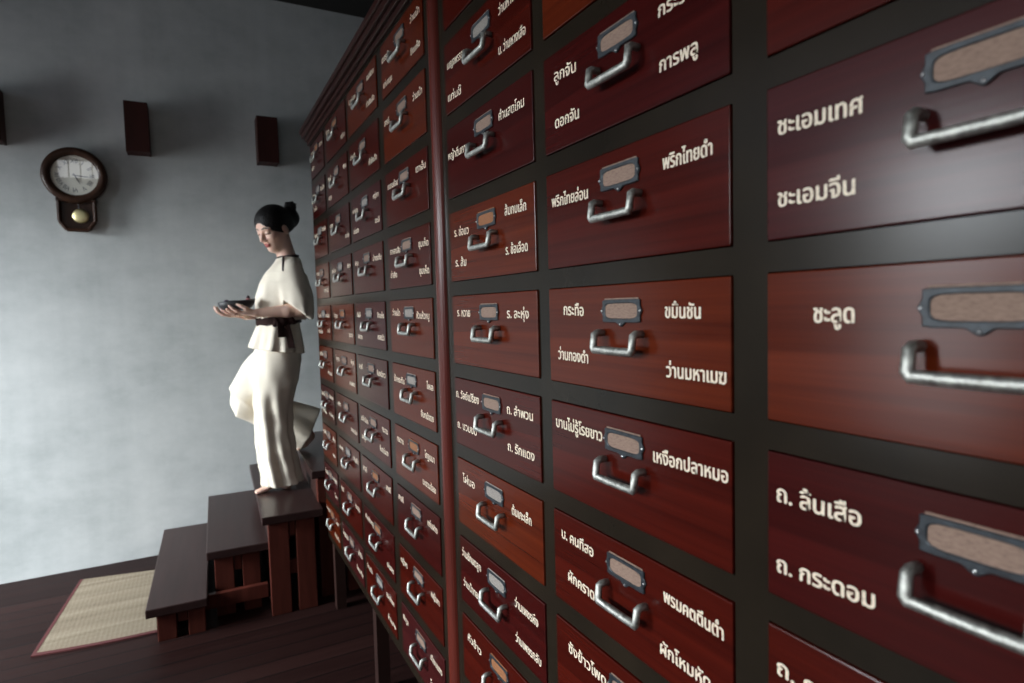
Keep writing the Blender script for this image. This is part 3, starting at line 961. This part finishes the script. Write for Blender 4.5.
        for _ in range(smooth_it):
            S = np.zeros_like(P); N = np.zeros(len(P))
            for a, b in ((0, 1), (1, 2), (2, 3), (3, 0)):
                np.add.at(S, F[:, a], P[F[:, b]]); np.add.at(N, F[:, a], 1)
                np.add.at(S, F[:, b], P[F[:, a]]); np.add.at(N, F[:, b], 1)
            P = 0.5*P + 0.5*S/np.maximum(N, 1)[:, None]
        me = bpy.data.meshes.new(name); me.from_pydata((P - ROOT).tolist(), [], F.tolist())
        for m in mats: me.materials.append(m)
        me.polygons.foreach_set('use_smooth', [True]*len(me.polygons))
        return me, P, F


# ------------------------------------------------------------------ the woman
ROOT = np.array([0.40, 3.62, 0.51])


def rotm(yaw, pitch):
    """columns: head x (face direction), y (her left), z (crown)"""
    f = np.array([math.cos(yaw)*math.cos(pitch), math.sin(yaw)*math.cos(pitch), -math.sin(pitch)])
    l = np.array([-math.sin(yaw), math.cos(yaw), 0.0])
    u = np.cross(f, l)
    return np.stack([f, l, u], 1)


HC = np.array([0.424, 3.585, 1.962])                     # middle of the head
HR = rotm(math.radians(180 + 33), math.radians(25))


def hp(x, y, z): return HC + HR @ np.array([x, y, z])


SHO_L, SHO_R = np.array([0.490, 3.460, 1.728]), np.array([0.505, 3.735, 1.728])
ELB_L, ELB_R = np.array([0.520, 3.430, 1.515]), np.array([0.485, 3.735, 1.505])
WRI_L, WRI_R = np.array([0.298, 3.440, 1.503]), np.array([0.255, 3.625, 1.490])
body = Field((0.06, 3.34, 0.50), (0.72, 3.90, 2.12), 0.0036)
# torso
body.loft([(1.22, .435, 3.63, .105, .150), (1.30, .430, 3.63, .110, .165), (1.45, .435, 3.61, .085, .125), (1.58, .440, 3.60, .098, .140), (1.70, .460, 3.595, .098, .155), (1.76, .486, 3.595, .066, .120), (1.79, .490, 3.595, .045, .060)], None, 0.03)
body.cone((.492, 3.595, 1.77), hp(-.024, 0, -.055), .052, .045, .02)
# arms
for sh, el, wr in ((SHO_L, ELB_L, WRI_L), (SHO_R, ELB_R, WRI_R)):
    body.cone(sh, el, .043, .036, .03)
    md = el*0.7 + wr*0.3
    body.chain([el, md, wr], [.036, .035, .0225], .012)
# legs
HIP_L, HIP_R = (.425, 3.555, 1.27), (.430, 3.705, 1.27)
body.cone(HIP_L, (.385, 3.570, .93), .082, .052, .03); body.chain([(.385, 3.57, .93), (.405, 3.58, .80), (.405, 3.590, .60)], [.052, .050, .033], .02)
body.cone(HIP_R, (.225, 3.755, 1.01), .082, .054, .03); body.chain([(.225, 3.755, 1.01), (.33, 3.76, .94), (.565, 3.76, .79)], [.054, .050, .034], .02)
# standing foot
body.chain([(.425, 3.585, .545), (.36, 3.586, .555), (.315, 3.586, .532)], [.034, .030, .022], .02)
body.cone((.405, 3.590, .60), (.425, 3.585, .545), .033, .034, .02)
for k, (dy, ln, r) in enumerate(((-.030, .268, .0105), (-.014, .262, .0085), (.000, .266, .0080), (.013, .273, .0075), (.025, .283, .0070))):
    body.chain([(.320, 3.586 + dy*0.8, .530), (ln + .018, 3.584 + dy, .523), (ln, 3.584 + dy, .5195)], [.014, r, r], .006)
# trailing foot, heel lifted, ball of the foot on the next tread
body.chain([(.565, 3.76, .79), (.585, 3.76, .755), (.555, 3.76, .722), (.535, 3.758, .705)], [.034, .028, .026, .020], .02)
for dy in (-.026, -.010, .004, .016, .026):
    body.chain([(.535, 3.758 + dy*0.8, .703), (.508 + abs(dy)*0.3, 3.758 + dy, .692)], [.012, .0085], .006)
# head
body.ell(hp(-.014, 0, .034), (.092, .074, .084), HR, .02)
body.ell(hp(.022, 0, -.032), (.066, .057, .078), HR, .03)
body.ell(hp(.030, 0, .040), (.058, .062, .055), HR, .02)
body.ell(hp(.060, 0, -.092), (.022, .022, .018), HR, .03)
for sg in (-1, 1):
    body.ell(hp(.050, sg*.034, -.022), (.032, .026, .028), HR, .02)
    body.ell(hp(.090, sg*.033, .004), (.012, .019, .012), HR, .012, True)
    body.ell(hp(.073, sg*.032, .004), (.0135, .0150, .0125), HR, .004)
    body.cone(hp(.083, sg*.016, .026), hp(.070, sg*.048, .026), .006, .006, .012)
    body.ell(hp(.094, sg*.0125, -.033), (.010, .008, .008), HR, .008)
    body.ell(hp(-.008, sg*.076, -.008), (.018, .008, .031), HR @ np.array(rotm(0, .25)), .006)
body.chain([hp(.080, 0, .022), hp(.094, 0, -.008), hp(.106, 0, -.026)], [.008, .0085, .0105], .012)
body.ell(hp(.085, 0, -.0555), (.0105, .0215, .0055), HR, .006)
body.ell(hp(.083, 0, -.0665), (.0105, .0175, .0060), HR, .006)
# hands: palm plus five bent fingers each, curled round the dish


def hand(palm, fing, thumb):
    p0, p1, rad = palm
    for q in (-1, -0.33, 0.33, 1):
        a = np.array(p0[0]) + np.array(p0[1])*q; b = np.array(p1[0]) + np.array(p1[1])*q
        body.cone(a, b, rad, rad*0.86, .010)
    for pts, r in fing: body.chain(pts, [r, r*.95, r*.9, r*.78][:len(pts)], .003)
    body.chain(thumb[0], thumb[1], .006)


# her left hand, nearer the camera
hand((((.295, 3.442, 1.503), (0, .012, 0)), ((.232, 3.452, 1.505), (-.004, .024, -.002)), .0125),
     [([(.232, 3.428, 1.506), (.204, 3.424, 1.517), (.184, 3.424, 1.530), (.170, 3.428, 1.544)], .0088),
      ([(.228, 3.445, 1.502), (.194, 3.440, 1.503), (.174, 3.437, 1.514), (.158, 3.437, 1.526)], .0090),
      ([(.227, 3.461, 1.501), (.192, 3.459, 1.498), (.163, 3.456, 1.504), (.146, 3.452, 1.517)], .0088),
      ([(.230, 3.476, 1.502), (.203, 3.478, 1.498), (.180, 3.478, 1.500), (.165, 3.476, 1.507)], .0078)],
     ([(.275, 3.432, 1.512), (.248, 3.424, 1.527), (.226, 3.426, 1.541), (.208, 3.434, 1.550)], [.0125, .0105, .0092, .0078]))
# her right hand, beyond the dish
hand((((.252, 3.622, 1.490), (0, .012, 0)), ((.186, 3.590, 1.494), (-.010, .026, 0)), .0125),
     [([(.178, 3.566, 1.494), (.146, 3.556, 1.500), (.122, 3.550, 1.516), (.110, 3.548, 1.536)], .0086),
      ([(.178, 3.582, 1.493), (.142, 3.574, 1.499), (.116, 3.570, 1.518), (.106, 3.568, 1.541)], .0088),
      ([(.182, 3.598, 1.493), (.150, 3.592, 1.500), (.126, 3.590, 1.518), (.117, 3.589, 1.538)], .0086),
      ([(.190, 3.614, 1.494), (.163, 3.610, 1.503), (.146, 3.608, 1.519), (.140, 3.607, 1.534)], .0076)],
     ([(.225, 3.632, 1.500), (.210, 3.640, 1.522), (.202, 3.634, 1.546), (.200, 3.622, 1.560)], [.0125, .0105, .0092, .0078]))
bme, BP, BF = body.mesh('person', [M['skin'], M['lips'], M['brow']], 1)
cen = BP[BF].mean(1)
loc = (cen - HC) @ HR
mi = np.zeros(len(BF), np.int32)
x, y, z = loc.T
front = (x > 0.04) & (np.abs(z) < .12) & (np.abs(y) < .07)
lip = front & (np.abs(y) < .023) & (z < -.0500 + .0*y) & (z > -.0740) & (x > .080) & (((z + .0615)/.0125)**2 + (y/.0235)**2 < 1)
ay = np.abs(y)
browm = front & (ay > .012) & (ay < .052) & (np.abs(z - (.0270 + .006*np.sin((ay - .012)/.040*PI))) < .0034)
lash = front & (ay > .016) & (ay < .049) & (np.abs(z - (-.0015 + .0035*np.cos((ay - .032)/.017*1.3) - .0015)) < .0030) & (x > .055)
mi[lip] = 1; mi[browm | lash] = 2
bme.polygons.foreach_set('material_index', mi)


def figure_part(nm, fld, m, parent, it=2, disp=None):
    me, P, F = fld.mesh(nm, [m], it)
    return obj(nm, me, parent)


woman = obj('person', bme, None, ROOT)
tag(woman, 'woman in a cream tunic and trousers stepping down the stairs, holding a dark dish', 'person')

# hair: cap pulled back, low bun and a small topknot
hair = Field((0.28, 3.40, 1.80), (0.70, 3.80, 2.14), 0.0036)
hair.ell(hp(-.014, 0, .040), (.107, .086, .093), HR, 0)
hair.ell(hp(-.060, 0, .010), (.066, .074, .072), HR, .02)


def facecut(X, Y, Z):
    q = [(X - HC[0])*HR[0, i] + (Y - HC[1])*HR[1, i] + (Z - HC[2])*HR[2, i] for i in range(3)]
    # negative inside the face: in front of a plane that runs from the hairline down past the temples
    d1 = 0.030 - (0.80*q[0] - 0.60*q[2]) + 0.38*np.maximum(np.abs(q[1]) - .012, 0)
    d2 = q[2] + 0.052 - 0.25*(-q[0])
    return np.minimum(d1*0.9, np.maximum(d2, -1))


hair.cut(facecut, (0.28, 3.40, 1.80), (0.70, 3.80, 2.14), .006)
for sg in (-1, 1):
    hair.ell(hp(.000, sg*.092, -.014), (.026, .022, .036), HR, .006, True)
hair.ell(hp(-.124, 0, .024), (.058, .060, .060), HR, .02)
hair.ell(hp(-.166, 0, .074), (.030, .036, .030), HR, .014)
rh = random.Random(5)
for k in range(14):
    a = rh.uniform(0, 2*PI); e = rh.uniform(-.2, 1.0)
    p = np.array([-.168 + .030*math.cos(a)*math.cos(e), .032*math.sin(a)*math.cos(e), .076 + .026*math.sin(e)])
    hair.ell(hp(*p), (.010, .010, .008), HR, .006)
figure_part('hair', hair, M['hair'], woman, 1)

# tunic
rng = np.random.RandomState(3)


def folds(a0, n, z0, z1, ph=0.0, tw=0.0, wr=0.0):
    def f(ang, z):
        t = np.clip((z - z0)/(z1 - z0), 0, 1)
        return a0*t*(np.sin(n*ang + ph + tw*z) + 0.5*np.sin((n*1.7)*ang + 1.3 + 3*z)) + wr*(np.sin(3.0*ang + 38*z + ph) * np.sin(5*ang - 17*z) + 0.6*np.sin(7*ang + 23*z + 1.0))
    return f


tun = Field((0.20, 3.30, 1.24), (0.68, 3.92, 1.90), 0.0042)
tun.loft([(1.470, .430, 3.615, .116, .150), (1.50, .432, 3.612, .124, .158), (1.58, .438, 3.608, .124, .165), (1.66, .448, 3.600, .116, .172), (1.72, .466, 3.597, .100, .165), (1.765, .482, 3.596, .080, .135), (1.795, .490, 3.595, .064, .090), (1.808, .490, 3.595, .056, .064)],
         folds(.007, 7, 1.70, 1.48, 0, 0, .0032), .02)
tun.loft([(1.268, .405, 3.625, .148, .205), (1.30, .410, 3.625, .142, .198), (1.40, .422, 3.622, .122, .172), (1.455, .428, 3.618, .108, .152), (1.475, .430, 3.616, .110, .150)],
         folds(.011, 9, 1.46, 1.28, .6, 0, .002), .004)
# wide elbow-length sleeves
for sh, el, wr in ((SHO_L, ELB_L, WRI_L), (SHO_R, ELB_R, WRI_R)):
    tun.cone(sh + [0, 0, .004], el + [-.004, 0, .05], .058, .064, .035)
    sgn = -1 if sh[1] < 3.6 else 1
    tun.loft([(1.460, el[0] - .008, el[1] + sgn*.004, .062, .056), (1.52, el[0] - .010, el[1] + sgn*.004, .074, .062), (1.62, (sh[0] + el[0])/2 + .002, (sh[1] + el[1])/2, .078, .062), (1.70, sh[0] + .006, sh[1] + .01*(-sgn), .066, .055)],
             folds(.008, 5, 1.72, 1.48, 1.0 + sgn, 6.0, .0028), .025)


def neckhole(X, Y, Z):
    return np.sqrt((X - .490)**2 + (Y - 3.594)**2) - .050


tun.cut(neckhole, (.40, 3.50, 1.794), (.58, 3.70, 1.90), .006)
for el, far in ((ELB_L, 0), (ELB_R, 1)):          # open sleeve mouths, cut on a slant facing forward and down
    def slant(X, Y, Z, el=el):
        return np.maximum((Z - 1.462 - 0.80*(el[0] + .045 - X))*0.75, el[0] - .085 - X)
    y0, y1 = (el[1] - .12, 3.462) if not far else (3.775, el[1] + .12)
    tun.cut(slant, (el[0] - .14, y0, 1.445), (el[0] + .12, y1, 1.66), .004)


def hemline(X, Y, Z): return Z - (1.312 - 0.15*(X - .266))


tun.cut(hemline, (.20, 3.30, 1.24), (.68, 3.92, 1.36), .003)
figure_part('tunic', tun, M['linen'], woman)

# trousers
tro = Field((0.10, 3.40, 0.51), (0.72, 3.94, 1.36), 0.0045)
tro.loft([(1.08, .400, 3.62, .085, .110), (1.16, .408, 3.622, .112, .150), (1.24, .414, 3.626, .120, .168), (1.34, .425, 3.625, .108, .160)], None, .03)
tro.loft([(.538, .402, 3.592, .101, .085), (.57, .400, 3.590, .100, .084), (.70, .384, 3.582, .096, .082), (.85, .370, 3.572, .094, .082), (1.00, .372, 3.562, .100, .088), (1.12, .392, 3.560, .112, .098), (1.22, .408, 3.565, .115, .102), (1.30, .418, 3.57, .10, .100)],
         folds(.011, 6, 1.22, .66, .4, 2.0, .003), .03)


def fold_noise(A, fx, fz, ph):
    return lambda X, Y, Z: A*np.sin(fx*X + 0.6*fx*Y + ph)*np.sin(fz*Z + ph*0.7)


def bent(a, b, ra, rb, flat, amp, n, ph):
    """a cloth tube between two points; flat widens it in the x-z plane"""
    a = np.array(a, float); b = np.array(b, float); ab = b - a; L = np.linalg.norm(ab); t_ = ab/L
    s_ = np.array([0, 1.0, 0]); u_ = np.cross(t_, s_); u_ /= np.linalg.norm(u_)
    def fn(X, Y, Z):
        dx, dy, dz = X - a[0], Y - a[1], Z - a[2]
        t = (dx*t_[0] + dy*t_[1] + dz*t_[2])/L; tc = np.clip(t, 0, 1)
        r = ra + (rb - ra)*tc
        pu = dx*u_[0] + dy*u_[1] + dz*u_[2]; ps = dy - ab[1]*tc
        ry = r*flat
        kk = np.sqrt((pu/r)**2 + (ps/ry)**2) + 1e-9
        g = np.sqrt((pu/r**2)**2 + (ps/ry**2)**2) + 1e-9
        d = kk*(kk - 1)/g - amp*np.sin(n*np.arctan2(ps/ry, pu/r) + ph + 3*tc)*tc
        return np.maximum(d*.9, np.maximum(-t, t - 1)*L)
    R = max(ra, rb)
    return fn, np.minimum(a, b) - R, np.maximum(a, b) + R


fn, lo, hi = bent((.425, 3.705, 1.27), (.238, 3.752, 1.035), .112, .082, 1.0, .004, 5, 0); tro.add(fn, lo, hi, .04)
tro.cone((.330, 3.735, 1.145), (.244, 3.756, 1.000), .098, .080, .07)
fn, lo, hi = bent((.235, 3.756, .990), (.590, 3.76, .800), .078, .136, .62, .010, 5, 1.0); tro.add(fn, lo, hi, .05)
figure_part('trousers', tro, M['linen'], woman)

# sash with a tied knot and two tails on her left side
bm = bmesh.new()
rows_ = []
for z, k in ((1.438, 1.00), (1.441, 1.05), (1.460, 1.06), (1.479, 1.05), (1.482, 1.00)):
    rows_.append([bm.verts.new((.429 + .114*k*math.cos(2*PI*i/56) , 3.617 + .158*k*math.sin(2*PI*i/56), z + .006*math.cos(2*PI*i/56) + .0025*math.sin(9*2*PI*i/56))) for i in range(56)])
for p, q in zip(rows_, rows_[1:]):
    for i in range(56): bm.faces.new((p[i], p[(i+1) % 56], q[(i+1) % 56], q[i]))
bmesh.ops.translate(bm, verts=bm.verts[:], vec=-Vector(ROOT)); sash = part('sash', bm, M['sash'], woman, smooth=True)
kn = Field((0.36, 3.38, 1.26), (0.58, 3.52, 1.52), 0.003)
KX, KY, KZ = .432, 3.450, 1.455
kn.ell((KX, KY, KZ), (.030, .022, .028), None, 0)
kn.chain([(KX + .01, KY - .004, KZ), (KX + .040, KY - .006, KZ + .010), (KX + .052, KY - .002, KZ - .006), (KX + .030, KY - .006, KZ - .012)], [.010, .013, .013, .009], .008)
kn.chain([(KX - .01, KY - .004, KZ), (KX - .036, KY - .006, KZ + .002), (KX - .044, KY - .004, KZ - .016), (KX - .020, KY - .008, KZ - .016)], [.010, .012, .012, .009], .008)
for (dx, ln, wd) in ((-.020, .085, .026), (.016, .145, .018)):
    fnl = lambda X, Y, Z, dx=dx, ln=ln, wd=wd: np.maximum(np.maximum(np.abs(X - (KX + dx + .10*(KZ - Z))) - wd*(0.6 + 4*np.clip(KZ - Z, 0, .1)), np.abs(Y - (KY - .012 - .16*(KZ - Z) + .004*np.sin(60*X))) - .005), np.maximum(Z - KZ, KZ - ln - Z))
    kn.add(fnl, (KX - .06, KY - .05, KZ - ln), (KX + .09, KY + .02, KZ), .004, .01)
figure_part('sash_knot', kn, M['sash'], sash, 1)

# neckline trim with a short tie that lies on the cloth
bm = bmesh.new()


def cloth_y(x, z):
    a = int(round((x - tun.lo[0])/tun.h)); c = int(round((z - tun.lo[2])/tun.h))
    col = tun.v[a, :, c]; k = int(np.argmax(col < 0))
    return tun.lo[1] + tun.h*k


tube(bm, [(.489 + .0535*math.cos(2*PI*i/48), 3.5945 + .0550*math.sin(2*PI*i/48), 1.8110 + .007*math.cos(2*PI*i/48)) for i in range(49)], .0075, 8)
tie = [(.458, 1.804), (.452, 1.790), (.446, 1.774), (.442, 1.756), (.440, 1.738), (.439, 1.722)]
tube(bm, [(x, cloth_y(x, z) - .002, z) for x, z in tie], [.006, .0065, .0065, .0065, .006, .0055], 8)
bmesh.ops.translate(bm, verts=bm.verts[:], vec=-Vector(ROOT)); part('neck_trim', bm, M['trim'], woman, smooth=True)

# ------------------------------------------------------------------ dish of herbs in her hands
DC = Vector((0.212, 3.508, 1.520))
dish = bmesh.new()
prof = [(0.0, 0.0), (0.50, 0.0), (0.78, 0.010), (0.94, 0.028), (1.0, 0.050), (0.96, 0.052), (0.90, 0.036), (0.70, 0.018), (0.42, 0.010), (0.0, 0.010)]
rows_ = []
for r, h in prof:
    if r == 0: rows_.append([dish.verts.new((0, 0, h))]); continue
    rows_.append([dish.verts.new((r*0.092*math.cos(2*PI*i/40), r*0.060*math.sin(2*PI*i/40), h + 0.010*r*r*math.cos(2*PI*i/40)*abs(math.cos(2*PI*i/40)))) for i in range(40)])
for p, q in zip(rows_, rows_[1:]):
    for i in range(40):
        j = (i+1) % 40
        if len(p) == 1: dish.faces.new((p[0], q[j], q[i]))
        elif len(q) == 1: dish.faces.new((p[i], p[j], q[0]))
        else: dish.faces.new((p[i], p[j], q[j], q[i]))
d_ = part('dish', dish, M['bowl'], None, DC, True)
tag(d_, "shallow dark grey oval dish held in the woman's hands", 'dish')


def root_piece(name, a, b, r, m, label, cat, group=None):
    bm = bmesh.new()
    a, b = Vector(a), Vector(b)
    pts = [a.lerp(b, t) + Vector((0, 0, 0.004*math.sin(t*PI))) for t in (0, .12, .35, .6, .85, 1)]
    tube(bm, [p - a for p in pts], [r*.55, r*.95, r, r*.9, r*.7, r*.3], 10)
    return tag(part(name, bm, m, None, a, True), label, cat, group)


root_piece('herb_root', (.180, 3.500, 1.552), (.232, 3.520, 1.556), .011, M['root'], 'pale root lying at the front end of the dark dish', 'root')
root_piece('flower_petal', (.150, 3.500, 1.560), (.172, 3.508, 1.572), .007, M['petal'], 'small purple petal at the far left tip of the dark dish', 'petal')
bm = bmesh.new()
lathe(bm, [(0.0, -0.016), (0.010, -0.014), (0.018, -0.004), (0.019, 0.006), (0.013, 0.017), (0.006, 0.022), (0.0, 0.023)], (0, 0, 0), (0, 0, 1), 20, 0)
lathe(bm, [(0.010, 0.0195), (0.0085, 0.028), (0.004, 0.034), (0.0, 0.035)], (0, 0, 0), (0, 0, 1), 14, 1)
tag(part('shallot', bm, [M['shallot'], M['tip']], None, (.268, 3.505, 1.563), True), 'pink bulb with a dark tip lying in the dark dish', 'bulb')
